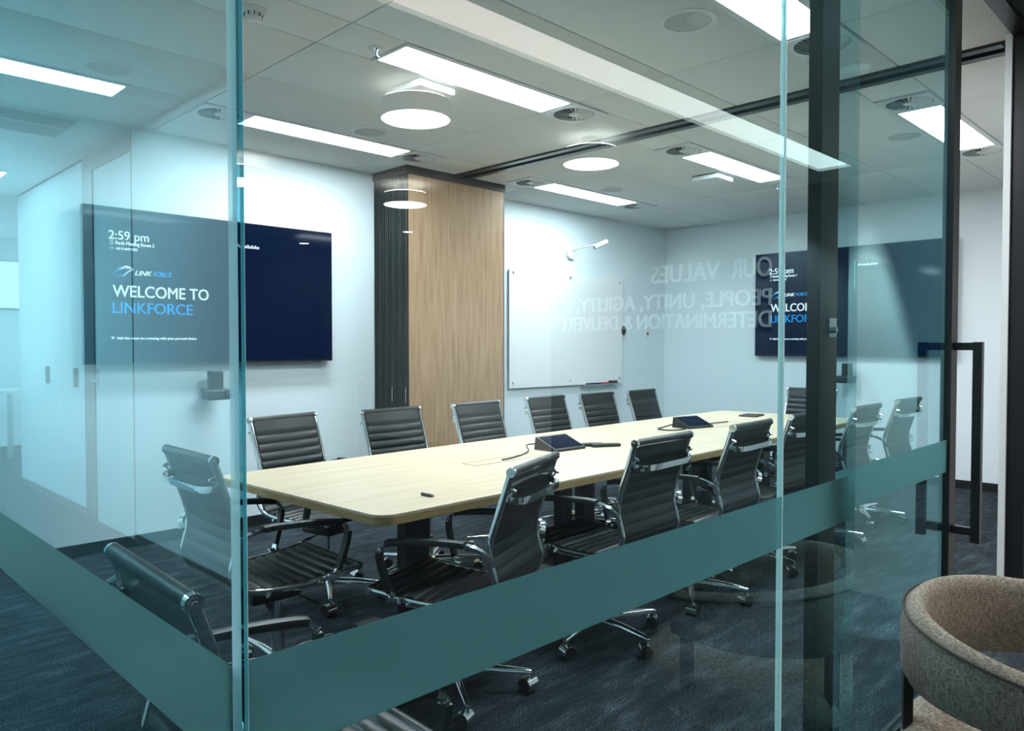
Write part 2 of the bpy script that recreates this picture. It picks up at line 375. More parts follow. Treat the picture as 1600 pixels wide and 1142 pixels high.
put('frosted_strip', MB().box(GX+T+.0092, JX-.006, GY-.0015, GY-.0003, STRIP0, STRIP1), 'frost', w2)
put('frosted_strip', MB().box(JX+.004, 2.134, GY-.0015, GY-.0003, STRIP0, STRIP1), 'frost', w2)
put('silicone_joint', MB().box(JX-.005, JX+.001, GY-.001, GY+T+.001, 0, CEIL), 'silicone', w2)
put('corner_joint', MB().box(GX+T+.0005, GX+T+.0085, GY, GY+T, 0, CEIL), 'corner_seal', w2)
# sliding door leaf just inside the glass front
d1 = struct(empty('door_1', (0, 0, 0)), 'open glass sliding door with black stiles and pull handle', 'door')
DY = 0.838
DX0, DX1 = 1.985, 3.225
pane('glass_pane', DX0+.10, DX1-.07, DY+.012, DY+.024, d1, 0.05, 2.66)
put('frosted_strip', MB().box(DX0+.11, DX1-.08, DY+.0105, DY+.0117, STRIP0, STRIP1), 'frost', d1)
put('stile', MB().box(DX0, DX0+.11, DY, DY+.036, 0.01, 2.69), 'black', d1)
put('stile', MB().box(DX1-.075, DX1, DY, DY+.036, 0.01, 2.69), 'black', d1)
put('rail', MB().box(DX0+.11, DX1-.075, DY, DY+.036, 0.01, 0.05), 'black', d1)
put('rail', MB().box(DX0+.11, DX1-.075, DY, DY+.036, 2.66, 2.69), 'black', d1)
hx = DX1-.045
hd = put('pull_handle', MB().box(hx-.015, hx+.015, 0.742, 0.772, 0.575, 1.315).box(hx-.013, hx+.013, 0.772, DY, 1.285, 1.313).box(hx-.013, hx+.013, 0.772, DY, 0.60, 0.628), 'black', d1)
lk = put('lock_plate', MB().box(2.035, 2.083, DY-.004, DY, 1.325, 1.375), 'steel', d1)
put('thumb_turn', MB().cyl((2.055, DY-.004, 1.343), (2.055, DY-.016, 1.343), .009, .008, 16), 'steel', lk)
struct(put('trim_1', MB().box(4.0, 4.03, 0.765, 0.845, 0, 2.69).box(4.03, 4.06, 0.785, 0.845, 0, 2.69).box(4.06, 4.12, 0.765, 0.845, 0, 2.69), 'black'), 'black jamb post at the doorway edge', 'door frame')
struct(put('trim_2', MB().box(3.984, 4.0, 0.835, 0.862, 0, 2.69), 'white_gloss'), 'pale reveal strip beside the black jamb', 'door frame')
struct(put('trim_3', MB().box(2.1, 4.12, 0.775, 0.836, 2.682, 2.70), 'black'), 'black head rail above the glass door', 'door frame')

# ------------------------------------------------------------------ operable wall: track, header, stacked panels
trk = tag(empty('ceiling_track', (0, 0, CEIL)), 'dark double-channel folding wall track crossing the ceiling', 'ceiling track')
put('rail', MB().box(TR0, TR0+.055, .9, 4.78, -.012, .03), 'black', trk)
put('rail', MB().box(TR1-.055, TR1, .9, 4.78, -.012, .03), 'black', trk)
put('channel', MB().box(TR0+.055, TR1-.055, .9, 4.78, .012, .03), 'hinge', trk)
SX0, SX1 = 3.60, 4.655
tag(put('stack_pelmet', MB().box(SX0-.005, SX1+.005, 4.735, BACK_Y, 2.635, CEIL+.004), 'black'), 'black pelmet above the stacked folding panels', 'pelmet')
NP = 5; PT = (BACK_Y-.004-4.742)/NP
names = ['front oak folding wall panel facing the meeting table', 'second folding wall panel behind the front oak one', 'middle folding wall panel of the stack of five', 'fourth folding wall panel from the front oak one', 'last folding wall panel against the white wall']
for k in range(NP):
    y0 = 4.742 + k*PT; y1 = y0+PT-.006
    p = tag(empty('folding_panel', ((SX0+SX1)/2, (y0+y1)/2, 0)), names[k], 'wall panel', 'stacked folding wall panels')
    h = (SX1-SX0)/2; ty = (y1-y0)/2
    put('core', MB().box(-h+.016, h-.010, -ty, ty, .02, 2.634), 'oak', p)
    e = MB().box(-h+.004, -h+.016, -ty, ty, .02, 2.634)
    put('edge_profile', e, 'black_matt', p)
    for q, (a, b_, mt) in enumerate(((-.9, -.66, 'hinge'), (-.30, -.16, 'hinge'), (.10, .2, 'black'), (.55, .8, 'hinge'))):
        put('edge_rib', MB().box(-h-.002-(.003 if q % 2 else 0), -h+.004, a*ty, b_*ty, .02, 2.634), mt, p)
    put('edge_strip', MB().box(h-.010, h, -ty, ty, .02, 2.634), 'black', p)
    if k in (0, 2):
        put('crank_bolt', MB().cyl((-h-.004, .02, .80), (-h-.028, .02, .80), .008, n=10).cyl((-h-.02, .02, .80), (-h-.02, -.02, .80), .005, n=8), 'chrome', p)
        put('slot_plate', MB().box(-h-.007, -h-.004, -.03, -.024, .86, .98), 'chrome', p)

# ------------------------------------------------------------------ ceiling fittings
def light_panel(x0, x1, yc, label, dm='light', grp='room ceiling light panels', w=0.30):
    o = tag(empty('ceiling_light', ((x0+x1)/2, yc, CEIL)), label, 'ceiling light', grp)
    L = (x1-x0)/2-.003; W = w/2-.003
    f = MB().box(-L, L, -W, -W+.032, -.003, .03).box(-L, L, W-.032, W, -.003, .03).box(-L, -L+.016, -W+.032, W-.032, -.003, .03).box(L-.016, L, -W+.032, W-.032, -.003, .03)
    put('frame', f, 'white', o)
    put('diffuser', MB().box(-L+.016, L-.016, -W+.032, W-.032, .0, .02), dm, o)
    return o
light_panel(2.17, 3.38, 4.505, 'lit ceiling panel nearest the wall display')
light_panel(2.17, 3.38, 2.995, 'lit ceiling panel just above the nearer white access point')
light_panel(2.17, 3.38, 1.495, 'lit ceiling panel cut by the top edge, nearest the glass front')
light_panel(4.89, 6.13, 4.505, 'lit ceiling panel above the whiteboard')
light_panel(4.89, 6.13, 2.995, 'lit ceiling panel beside the farther white access point')
light_panel(4.89, 6.13, 1.495, 'lit ceiling panel seen past the black door stile')
light_panel(-0.74, GX-.02, 4.505, 'corridor ceiling light panel mirrored in the side glass', 'light_c', 'corridor ceiling light panels')
light_panel(-0.77, GX-.02, 7.35, 'farther corridor ceiling light panel at the edge of the mirror image', 'light_c', 'corridor ceiling light panels')
light_panel(-4.5, -2.2, 10.0, 'open office ceiling light panel beyond the corridor cupboards', 'light_c', 'corridor ceiling light panels').location.z = CEIL-.035
# swirl diffusers
def vane_mesh():
    mb = MB(); n_ = 24
    r0, r1 = .030, .118; w0, w1 = .005, .021; tl = math.radians(-36)
    pts = []
    for r_, w_ in ((r0, w0), (r1, w1)):
        pts += [(r_, -w_/2*math.cos(tl), -w_/2*math.sin(tl)), (r_, w_/2*math.cos(tl), w_/2*math.sin(tl))]
    th = .0012
    top = [(x, y, z+th) for x, y, z in pts]; k = pts+top
    mb.v = k; mb.sm = []; 
    for q in ((0,2,3,1), (4,5,7,6), (0,1,5,4), (2,6,7,3), (0,4,6,2), (1,3,7,5)): mb.face(q)
    return mb.mesh('vane')
VANE = vane_mesh(); VANE.materials.append(M['white'])
def plate_mesh():
    # square plate with a round hole
    mb = MB(); n_ = 48; R_ = .124; h = .146
    inner = [(R_*math.cos(2*PI*i/n_), R_*math.sin(2*PI*i/n_)) for i in range(n_)]
    outer = []
    for i in range(n_):
        a = 2*PI*i/n_; c_, s_ = math.cos(a), math.sin(a); k = h/max(abs(c_), abs(s_)); outer.append((k*c_, k*s_))
    mb.ring_surface([[(x, y, .02) for x, y in inner], [(x, y, 0) for x, y in inner], [(x, y, 0) for x, y in outer], [(x, y, .02) for x, y in outer]], True, False, False)
    return mb.mesh('plate')
PLATE = plate_mesh(); PLATE.materials.append(M['white'])
HUB = MB().lathe([(.002, -.004), (.030, -.003), (.033, .004)], 20).mesh('hub'); HUB.materials.append(M['white'])
CORE = MB().lathe([(.002, .02), (.130, .02), (.130, .016), (.002, .016)], 32).mesh('core'); CORE.materials.append(M['black_matt'])
def diffuser(x, y, label):
    o = tag(empty('air_diffuser', (x, y, CEIL-.006)), label, 'air vent', 'swirl air diffusers in the room ceiling')
    put('plate', PLATE, None, o); put('core', CORE, None, o); put('hub', HUB, None, o)
    for k in range(24): put('vane', VANE, None, o, (0, 0, .001), (0, 0, 2*PI*k/24))
for x, y, lb in ((3.53, 2.995, 'swirl air diffuser at the end of the light panel above the white access point'),
                 (2.02, 4.505, 'swirl air diffuser above the wall display, nearest the glass corner'),
                 (3.53, 4.505, 'swirl air diffuser just above the stacked folding panels'),
                 (4.735, 2.995, 'swirl air diffuser between the two mirrored round lights and the farther access point'),
                 (3.53, 1.495, 'swirl air diffuser cut by the black door stile'),
                 (4.735, 4.505, 'swirl air diffuser at the corner of the oak panel top'),
                 (6.28, 4.505, 'swirl air diffuser beside the end of the panel above the whiteboard'),
                 (4.735, 1.495, 'swirl air diffuser seen through the sliding door glass'),
                 (6.28, 1.495, 'swirl air diffuser seen through the open doorway')): diffuser(x, y, lb)
def speaker(x, y, label):
    o = tag(empty('ceiling_speaker', (x, y, CEIL)), label, 'speaker', 'round ceiling speakers')
    put('rim', MB().lathe([(.100, -.001), (.101, -.006), (.124, -.003), (.126, .004)], 40, caps=False), 'white', o)
    put('grille', MB().lathe([(.001, -.004), (.101, -.004), (.101, .002)], 40), 'speaker', o)
for x, y, lb in ((2.875, 1.80, 'round ceiling speaker near the top edge of the glass front'), (2.883, 4.19, 'round ceiling speaker beside the panel near the wall display'),
                 (5.459, 4.19, 'round ceiling speaker beside the panel above the whiteboard'), (5.452, 1.75, 'round ceiling speaker seen through the sliding door glass'),
                 (-0.566, 4.16, 'round corridor ceiling speaker mirrored beside its light panel')): speaker(x, y, lb)
tag(put('occupancy_sensor', MB().lathe([(.001, -.02), (.05, -.016), (.06, 0)], 24), 'white', loc=(6.9, 4.52, CEIL)), 'small flat round sensor on the ceiling by the far corner', 'sensor')
def sprinkler(x, y, lb):
    o = tag(empty('sprinkler_head', (x, y, CEIL)), lb, 'sprinkler', 'ceiling sprinklers')
    put('escutcheon', MB().lathe([(.016, -.002), (.034, -.007), (.040, -.001), (.040, .002)], 24), 'white', o)
    put('body', MB().lathe([(.004, -.040), (.007, -.034), (.006, -.014), (.013, -.006), (.013, 0)], 12), 'chrome', o)
    put('deflector', MB().lathe([(.001, -.043), (.015, -.043), (.015, -.040), (.001, -.040)], 16), 'chrome', o)
sprinkler(2.10, 3.0, 'chrome sprinkler head beside the panel above the nearer access point')
sprinkler(6.30, 3.04, 'small sprinkler head past the panel by the farther access point')
tag(put('ceiling_sensor', MB().lathe([(.001, -.05), (.02, -.045), (.03, -.03), (.034, -.012), (.05, -.010), (.052, 0)], 24), 'white', loc=(6.95, 3.02, CEIL)), 'small domed sensor on the ceiling before the end wall', 'sensor')
o = tag(empty('smoke_detector', (1.50, 3.02, CEIL)), 'round white smoke detector at the top edge beside the glass corner', 'smoke detector')
put('base', MB().lathe([(.05, -.012), (.056, -.006), (.056, 0)], 28), 'white', o)
put('sensing_head', MB().lathe([(.001, -.045), (.026, -.043), (.036, -.034), (.038, -.018), (.05, -.012)], 28), 'white', o)
for k in range(10): put('vent_slot', MB().box(.0355, .040, -.0022, .0022, -.034, -.020), 'blackpl', o, rot=(0, 0, 2*PI*k/10))
def access_point(x, y, lb):
    o = tag(empty('wireless_access_point', (x, y, CEIL), 0.03), lb, 'access point', 'ceiling access points')
    put('housing', rbox(.25, .25, .036, .012, 3), 'white', o, (0, 0, -.028))
    put('mount', MB().box(-.08, .08, -.08, .08, -.012, 0), 'white', o)
    put('indicator', MB().cyl((-.085, -.06, -.046), (-.085, -.06, -.0475), .009, n=12), 'letter', o)
access_point(2.59, 3.265, 'square white access point under the ceiling beside a mirrored round light')
access_point(5.62, 3.28, 'square white access point farther away toward the end wall')

# ------------------------------------------------------------------ displays
def display(label, loc, rz, W, H, room, phone):
    o = tag(empty('wall_display', loc, rz), label, 'display', 'wall displays')
    # local: x to the viewer's right, y into the wall, z up; origin at lower left front
    put('housing', rbox(W, .045, H, .004, 1), 'blackpl', o, (W/2, .0265, H/2))
    s = put('screen', MB().box(.008, W-.008, 0.0015, .006, .010, H-.008), 'screen', o)
    put('wall_mount', MB().box(W*.25, W*.75, .049, .09, H*.2, H*.6), 'black_matt', o)
    def tx(name, body, fx, fz, fw_, fh, mt, bold=0.0, shear=0.0, sp=1.0):
        me = text_mesh(body, fw_*W, fh*H, bold, shear, 0, spacing=sp)
        return put(name, me, mt, s, (fx*W, 0.0008, fz*H), (PI/2, 0, 0))
    tx('clock_text', '2:59 pm', .083, .795, .139, .058, 'txt_white', .018)
    tx('room_text', room, .106, .762, .134, .024, 'txt_white', .004)
    tx('phone_text', phone, .106, .730, .075, .017, 'txt_white', .004)
    tx('logo_text', 'LINK', .170, .574, .062, .032, 'txt_white', .03, .35)
    tx('logo_text', 'FORCE', .235, .574, .070, .032, 'txt_blue', .010, .35)
    tx('welcome_text', 'WELCOME TO', .094, .431,   .350, .078, 'txt_white', .022, 0, 1.0)
    tx('company_text', 'LINKFORCE', .094, .326, .287, .074, 'txt_blue', .010, 0, .98)
    tx('hint_text', 'Add this room to a meeting with your personal device', .107, .158, .287, .0175, 'txt_white', .005)
    tx('status_text', 'Available', .557, .817, .098, .026, 'txt_white', .004)
    put('status_bar', MB().box(.540*W, .5445*W, .0004, .0014, .612*H, .866*H), 'txt_green', s)
    # swoosh logo: crescent strokes
    def arc(x0, z0, x1, z1, bulge, th, mt):
        mb = MB(); N = 14; top = []; bot = []
        for i in range(N+1):
            q = i/N; x = x0+(x1-x0)*q; z = z0+(z1-z0)*q + bulge*math.sin(PI*q)**.8; tt = th*math.sin(PI*min(1, .08+q*.9))
            top.append((x*W, .0008, (z+tt)*H)); bot.append((x*W, .0008, z*H))
        k = len(mb.v); mb.v += top+bot
        for i in range(N): mb.face((k+i, k+i+1, k+N+2+i, k+N+1+i))
        put('logo_stroke', mb, mt, s)
    arc(.092, .552, .150, .606, .030, .010, 'txt_blue'); arc(.118, .600, .168, .606, .012, .016, 'txt_white')
    arc(.130, .556, .166, .606, .006, .010, 'txt_white'); arc(.105, .552, .150, .592, -.004, .006, 'txt_blue')
    # small pictograms
    put('room_icon', MB().box(.089*W, .099*W, .0004, .0012, .764*H, .767*H).box(.089*W, .099*W, .0004, .0012, .784*H, .787*H).box(.089*W, .0902*W, .0004, .0012, .767*H, .784*H).box(.0978*W, .099*W, .0004, .0012, .767*H, .784*H), 'txt_white', s)
    put('phone_icon', MB().box(.090*W, .098*W, .0004, .0012, .742*H, .744*H).box(.090*W, .0912*W, .0004, .0012, .728*H, .744*H).box(.0968*W, .098*W, .0004, .0012, .728*H, .744*H), 'txt_white', s)
    wf = MB()
    for R_ in (.010, .0065, .003):
        N = 8; pts = [(math.cos(PI/4+PI/2*i/N), math.sin(PI/4+PI/2*i/N)) for i in range(N+1)]
        k = len(wf.v); ht = .0022
        wf.v += [((.0945*W+c_*R_*W), .0008, .157*H+s_*R_*W) for c_, s_ in pts]+[((.0945*W+c_*(R_-ht)*W), .0008, .157*H+s_*(R_-ht)*W) for c_, s_ in pts]
        for i in range(N): wf.face((k+i, k+i+1, k+N+2+i, k+N+1+i))
    put('wifi_icon', wf, 'txt_white', s)
    return o
display('large dark wall display left of the folding panels reading welcome', (1.43, 5.10, 1.188), 0, 1.73, .978, 'Perth Meeting Room 2', '+61 8 6169 2302')
display('large navy wall display on the end wall behind the glass door', (7.72, 3.975, 1.194), -PI/2, 1.945, 1.096, 'Perth Meeting Room 1', '+61 8 6169 2301')
def conf_camera(lb, loc, rz):
    o = tag(empty('conference_camera', loc, rz), lb, 'camera', 'conference cameras')
    put('wall_arm', MB().box(-.05, .05, -.02, .10, .055, .07), 'blackpl', o)
    put('tower', rbox(.088, .07, .125, .008, 2), 'blackpl', o, (.0, -.02, .130))
    put('body', rbox(.172, .10, .072, .016, 3), 'blackpl', o, (0, -.05, .035))
    ln = put('lens_block', rbox(.055, .06, .055, .010, 2), 'black', o, (.055, -.10, .035))
    put('lens', MB().cyl((.0, -.03, 0), (.0, -.037, 0), .019, .017, 20), 'screen', ln)
conf_camera('black conference camera on the wall under the nearer display', (2.225, 5.09, .938), 0)
conf_camera('black conference camera under the end wall display', (7.71, 2.97, .935), -PI/2)

# ------------------------------------------------------------------ whiteboard and its things
wb = tag(empty('whiteboard', (5.13, 5.155, .893)), 'frameless glass whiteboard on the long wall beside oak panel', 'whiteboard')
put('board', MB().box(0, 1.79, 0, .008, 0, 1.165), 'white_gloss', wb)
put('edge_shadow_gap', MB().box(.03, 1.76, .008, .034, .03, 1.135), 'hinge', wb)
for x in (.05, .895, 1.74):
    for z in (.05, 1.115): put('standoff', MB().cyl((x, 0, z), (x, -.008, z), .013, .012, 16), 'steel', wb)
put('pen_ledge', MB().box(1.08, 1.70, -.045, 0.0, -.010, -.004), 'steel', wb)
def marker(x, lb, col):
    o = tag(empty('marker', (x, 5.128, .899)), lb, 'marker', 'whiteboard markers'); mm = mat(col[0], col[1], .35)
    put('barrel', MB().cyl((-.045, 0, 0), (.035, 0, 0), .009, n=12), mm, o); put('cap', MB().cyl((.035, 0, 0), (.068, 0, 0), .0098, .009, 12), mm, o)
marker(6.30, 'black marker on the whiteboard ledge', ('black marker', (.012, .012, .014)))
marker(6.43, 'blue marker on the whiteboard ledge', ('blue marker', (.01, .02, .12)))
marker(6.56, 'red marker on the whiteboard ledge', ('red marker', (.55, .02, .03)))
e_ = tag(empty('board_eraser', (6.72, 5.130, .8892)), 'dark whiteboard eraser at the end of the pen ledge', 'eraser')
put('felt', MB().box(-.06, .06, -.02, .02, 0, .012), 'fabric_dark', e_); put('grip', rbox(.12, .042, .022, .006, 2), 'blackpl', e_, (0, 0, .023))
tag(put('magnet_eraser', MB().lathe([(.001, .028), (.028, .024), (.034, .01), (.034, 0)], 28).xform(Matrix.Diagonal((.8, 1.5, 1, 1))), 'blackpl', loc=(6.93, 5.152, 1.475), rot=(PI/2, 0, 0)), 'dark oval magnetic pad at the whiteboard edge', 'magnet')
q = tag(empty('wall_controller', (7.43, 5.19, 1.46)), 'small white wall controller between whiteboard and corner', 'wall control')
put('case', rbox(.075, .02, .12, .006, 2), 'white', q, (0, -.010, .0)); put('button', MB().box(-.02, .02, -.023, -.020, -.03, .0), 'grey', q)
# whiteboard camera: wall disc, arm, head
wc = tag(empty('whiteboard_camera', (6.05, 5.19, 2.26)), 'white arm camera above the whiteboard', 'camera')
put('wall_disc', MB().lathe([(.001, .034), (.055, .032), (.062, .02), (.062, 0)], 32), 'white', wc, rot=(PI/2, 0, 0))
put('arm', MB().tube([(.01, -.03, .035), (.02, -.20, .062), (.03, -.42, .075)], .008, 10), 'white', wc)
hd_ = put('head', MB().cyl((.05, -.45, .090), (-.07, -.39, .028), .024, .024, 20), 'white', wc)
put('lens_ring', MB().cyl((-.07, -.39, .028), (-.076, -.387, .025), .018, .017, 16), 'grey', hd_)

# ------------------------------------------------------------------ table
TB = empty('conference_table', (3.78, 2.755, 0), math.radians(2.0))
tag(TB, 'long pale maple boardroom table with black panel legs', 'table')
def rrect(hx_, hy_, r_, n_=6, bow=0.0):
    P = []
    for cx, cy, a0 in ((hx_-r_, hy_-r_, 0), (-hx_+r_, hy_-r_, PI/2), (-hx_+r_, -hy_+r_, PI), (hx_-r_, -hy_+r_, 3*PI/2)):
        for i in range(n_+1): a = a0+PI/2*i/n_; P.append((cx+r_*math.cos(a), cy+r_*math.sin(a)))
    return P
TL, TW = 2.33, .59
poly = rrect(TL, TW, .07)
# long sides bow outwards by 2 cm at mid length
def bowed(P):
    Q = []
    for i in range(len(P)):
        a, b_ = P[i], P[(i+1) % len(P)]; Q.append(a)
        if abs(a[0]-b_[0]) > 1:
            for k in range(1, 12): Q.append((a[0]+(b_[0]-a[0])*k/12, a[1]))
    return [(x, y+math.copysign(.025*(1-(x/TL)**2), y)) for x, y in Q]
poly = bowed(poly)
put('tabletop', MB().prism(poly, .722, .731), 'maple', TB)
put('edge_band', MB().prism([(x*.9995, y*.999) for x, y in poly], .695, .722), 'ply', TB)
for xx, ww in ((-1.755, .065), (-.72, .04), (-.53, .05), (.62, .05), (.82, .04), (1.72, .065)):
    put('leg', MB().box(xx-ww, xx+ww, -.09, -.03, 0.012, .66), 'black', TB)
for x0, x1 in ((-1.82, -1.69), (-.76, -.48), (.57, .86), (1.655, 1.785)):
    put('foot', MB().box(x0, x1, -.33, .30, 0, .012), 'black', TB)
    put('crossbeam', MB().box(x0, x1, -.42, .42, .64, .695), 'black', TB)
put('spine_beam', MB().box(-1.92, 1.92, -.10, -.02, .615, .69), 'black', TB)
for xc in (-1.12, 1.2):
    ln = MB().box(xc-.24, xc+.24, -.052, -.046, .7312, .7318).box(xc-.24, xc+.24, .046, .052, .7312, .7318).box(xc-.24, xc-.236, -.046, .046, .7312, .7318).box(xc+.236, xc+.24, -.046, .046, .7312, .7318)
    fl = put('cable_flap', MB().box(xc-.236, xc+.236, -.046, .046, .7308, .7316), 'maple', TB); put('flap_gap', ln, 'blackpl', TB)
# console
def console(loc, rz, lb):
    o = tag(empty('touch_console', loc, rz), lb, 'touch console', 'touch consoles on the table')
    W_, D_, hb, hf_ = .235, .165, .072, .014
    mb = MB(); mb.v = [(-W_/2, -D_/2, 0), (W_/2, -D_/2, 0), (W_/2, D_/2, 0), (-W_/2, D_/2, 0), (-W_/2, -D_/2, hf_), (W_/2, -D_/2, hf_), (W_/2, D_/2-.01, hb), (-W_/2, D_/2-.01, hb)]
    for q_ in ((3,2,1,0), (4,5,6,7), (0,1,5,4), (1,2,6,5), (2,3,7,6), (3,0,4,7)): mb.face(q_)
    put('body', mb, 'blackpl', o)
    sl = math.atan2(hb-hf_, D_-.01)
    put('screen', MB().box(-W_/2+.010, W_/2-.010, .012, D_/math.cos(sl)-.024, .0, .0016), 'screen', o, (0, -D_/2, hf_), (sl, 0, 0))
    return o
ZT = .731
console((3.15, 2.77, ZT), math.radians(-3), 'black wedge touch console nearer, with remotes beside it')
console((4.66, 2.86, ZT), math.radians(-12), 'black wedge touch console farther along the table')
def curve_pts(P, n_=10):
    P = [Vector(p) for p in P]; Q = []
    for i in range(len(P)-1):
        p0, p1, p2, p3 = P[max(i-1, 0)], P[i], P[i+1], P[min(i+2, len(P)-1)]
        for k in range(n_):
            t_ = k/n_; Q.append(.5*((2*p1)+(-p0+p2)*t_+(2*p0-5*p1+4*p2-p3)*t_*t_+(-p0+3*p1-3*p2+p3)*t_**3))
    Q.append(P[-1]); return Q
tag(put('console_cable', MB().tube(curve_pts([(3.07, 2.86, ZT+.03), (2.98, 2.86, ZT+.03), (2.93, 2.80, ZT+.012), (2.84, 2.75, ZT+.006), (2.70, 2.70, ZT+.006), (2.63, 2.695, ZT+.004)]), .004, 8), 'blackpl'), 'black cable from the nearer console to the table flap', 'cable')
tag(put('console_cable', MB().tube(curve_pts([(4.61, 2.975, ZT+.02), (4.50, 2.985, ZT+.006), (4.35, 2.94, ZT+.006), (4.34, 2.84, ZT+.006), (4.43, 2.80, ZT+.006), (4.50, 2.81, ZT+.006)]), .0045, 8), 'blackpl'), 'black cable looped beside the farther console', 'cable')
tag(put('console_cable', MB().tube(curve_pts([(4.80, 2.86, ZT+.006), (4.95, 2.88, ZT+.005), (5.15, 2.86, ZT+.005)]), .004, 8), 'blackpl'), 'black cable running on from the farther console toward the table end', 'cable')
def remote(loc, rz, lb):
    o = tag(empty('remote_control', loc, rz), lb, 'remote control', 'remotes beside the console')
    put('body', rbox(.175, .045, .018, .006, 2), 'blackpl', o, (0, 0, .009))
    for i in range(5):
        for j in (-1, 1): put('button', MB().box(-.06+i*.022, -.048+i*.022, j*.009-.004, j*.009+.004, .018, .0195), 'grey', o)
remote((3.36, 2.735, ZT), math.radians(-28), 'black remote control touching the nearer console')
remote((3.41, 2.655, ZT), math.radians(-28), 'slim black remote control farther out beside the nearer console')
pc = tag(empty('pen_cap', (1.80, 2.25, ZT+.006), math.radians(-88)), 'small black stick lying near the table end', 'stick')
put('body', MB().cyl((-.032, 0, 0), (.024, 0, 0), .006, n=10), 'blackpl', pc); put('tip', MB().cyl((.024, 0, 0), (.034, 0, 0), .005, .004, 10), 'grey', pc)
tag(put('notebook', rbox(.21, .15, .012, .004, 1), 'blackpl', loc=(5.75, 2.98, ZT+.006), rot=(0, 0, .2)), 'thin dark notebook lying at the far table end', 'notebook')

# ------------------------------------------------------------------ meeting chairs
ROLL_Y, ROLL_Z = -.335, .915
prof = [(-.335, .915), (-.318, .865), (-.300, .81), (-.282, .755), (-.264, .70), (-.254, .655), (-.256, .61), (-.268, .565), (-.276, .525), (-.262, .480), (-.222, .450), (-.16, .436), (-.08, .430), (.01, .430), (.10, .437), (.17, .446), (.225, .452)]
sp = [(p.y, p.z) for p in curve_pts([(0, a, b_) for a, b_ in prof], 8)]
cum = [0]
for a, b_ in zip(sp, sp[1:]): cum.append(cum[-1]+math.hypot(b_[0]-a[0], b_[1]-a[1]))
def at_s(s_):
    for i in range(len(cum)-1):
        if cum[i+1] >= s_:
            t_ = (s_-cum[i])/(cum[i+1]-cum[i]+1e-9); y = sp[i][0]+(sp[i+1][0]-sp[i][0])*t_; z = sp[i][1]+(sp[i+1][1]-sp[i][1])*t_
            dy, dz = sp[i+1][0]-sp[i][0], sp[i+1][1]-sp[i][1]; L_ = math.hypot(dy, dz); return y, z, dy/L_, dz/L_
    i = len(sp)-2; dy, dz = sp[-1][0]-sp[i][0], sp[-1][1]-sp[i][1]; L_ = math.hypot(dy, dz); return sp[-1][0], sp[-1][1], dy/L_, dz/L_
TOT = cum[-1]
def seam_height(s_):
    first, pitch = .085, .0455
    if s_ < first: return min(1, math.sqrt(max(0, (first-s_)/.02)))
    q_ = ((s_-first) % pitch)/pitch
    return min(1.0, math.sin(PI*q_)**.5)
def sling(s0, s1):
    mb = MB(); rings = []; n_ = int((s1-s0)/.0045)
    HW = .201
    for i in range(n_+1):
        s_ = s0+(s1-s0)*i/n_; y, z, ty_, tz_ = at_s(s_)
        ny, nz = -tz_, ty_          # normal toward the sitter
        hgt = .005+.009*seam_height(s_); bk = .004+.004*seam_height(s_)
        f_ = (y+ny*hgt, z+nz*hgt); b2 = (y-ny*bk, z-nz*bk)
        rings.append([(-HW, f_[0]-ny*.003, f_[1]-nz*.003), (-HW+.012, *f_), (HW-.012, *f_), (HW, f_[0]-ny*.003, f_[1]-nz*.003), (HW, b2[0], b2[1]), (-HW, b2[0], b2[1])])
    mb.ring_surface(rings, True, True, False)
    # smooth only the wide faces
    for k in range(len(mb.f)): mb.sm[k] = True
    return mb
S_SPLIT = .52
def rail_mesh(side):
    path = [(side*.215, a, b_) for a, b_ in sp]
    mb = MB(); rings = []
    for i, p in enumerate(path):
        a = path[max(0, i-1)]; b_ = path[min(len(path)-1, i+1)]
        dy, dz = b_[1]-a[1], b_[2]-a[2]; L_ = math.hypot(dy, dz); ny, nz = -dz/L_, dy/L_
        rings.append([(p[0]+sx*.0075, p[1]+ny*sn, p[2]+nz*sn) for sx, sn in ((-1, -.009), (-.6, -.0115), (.6, -.0115), (1, -.009), (1, .009), (.6, .0115), (-.6, .0115), (-1, .009))])
    return mb.ring_surface(rings, True, True, True)
def arm_path(side):
    x = side*.262
    return curve_pts([(side*.236, -.272, .60), (side*.252, -.268, .632), (x, -.235, .655), (x, -.17, .668), (x, -.05, .664), (x, .07, .652), (x, .125, .640), (x, .150, .608), (side*.258, .142, .55), (side*.248, .118, .475), (side*.238, .105, .445)], 6)
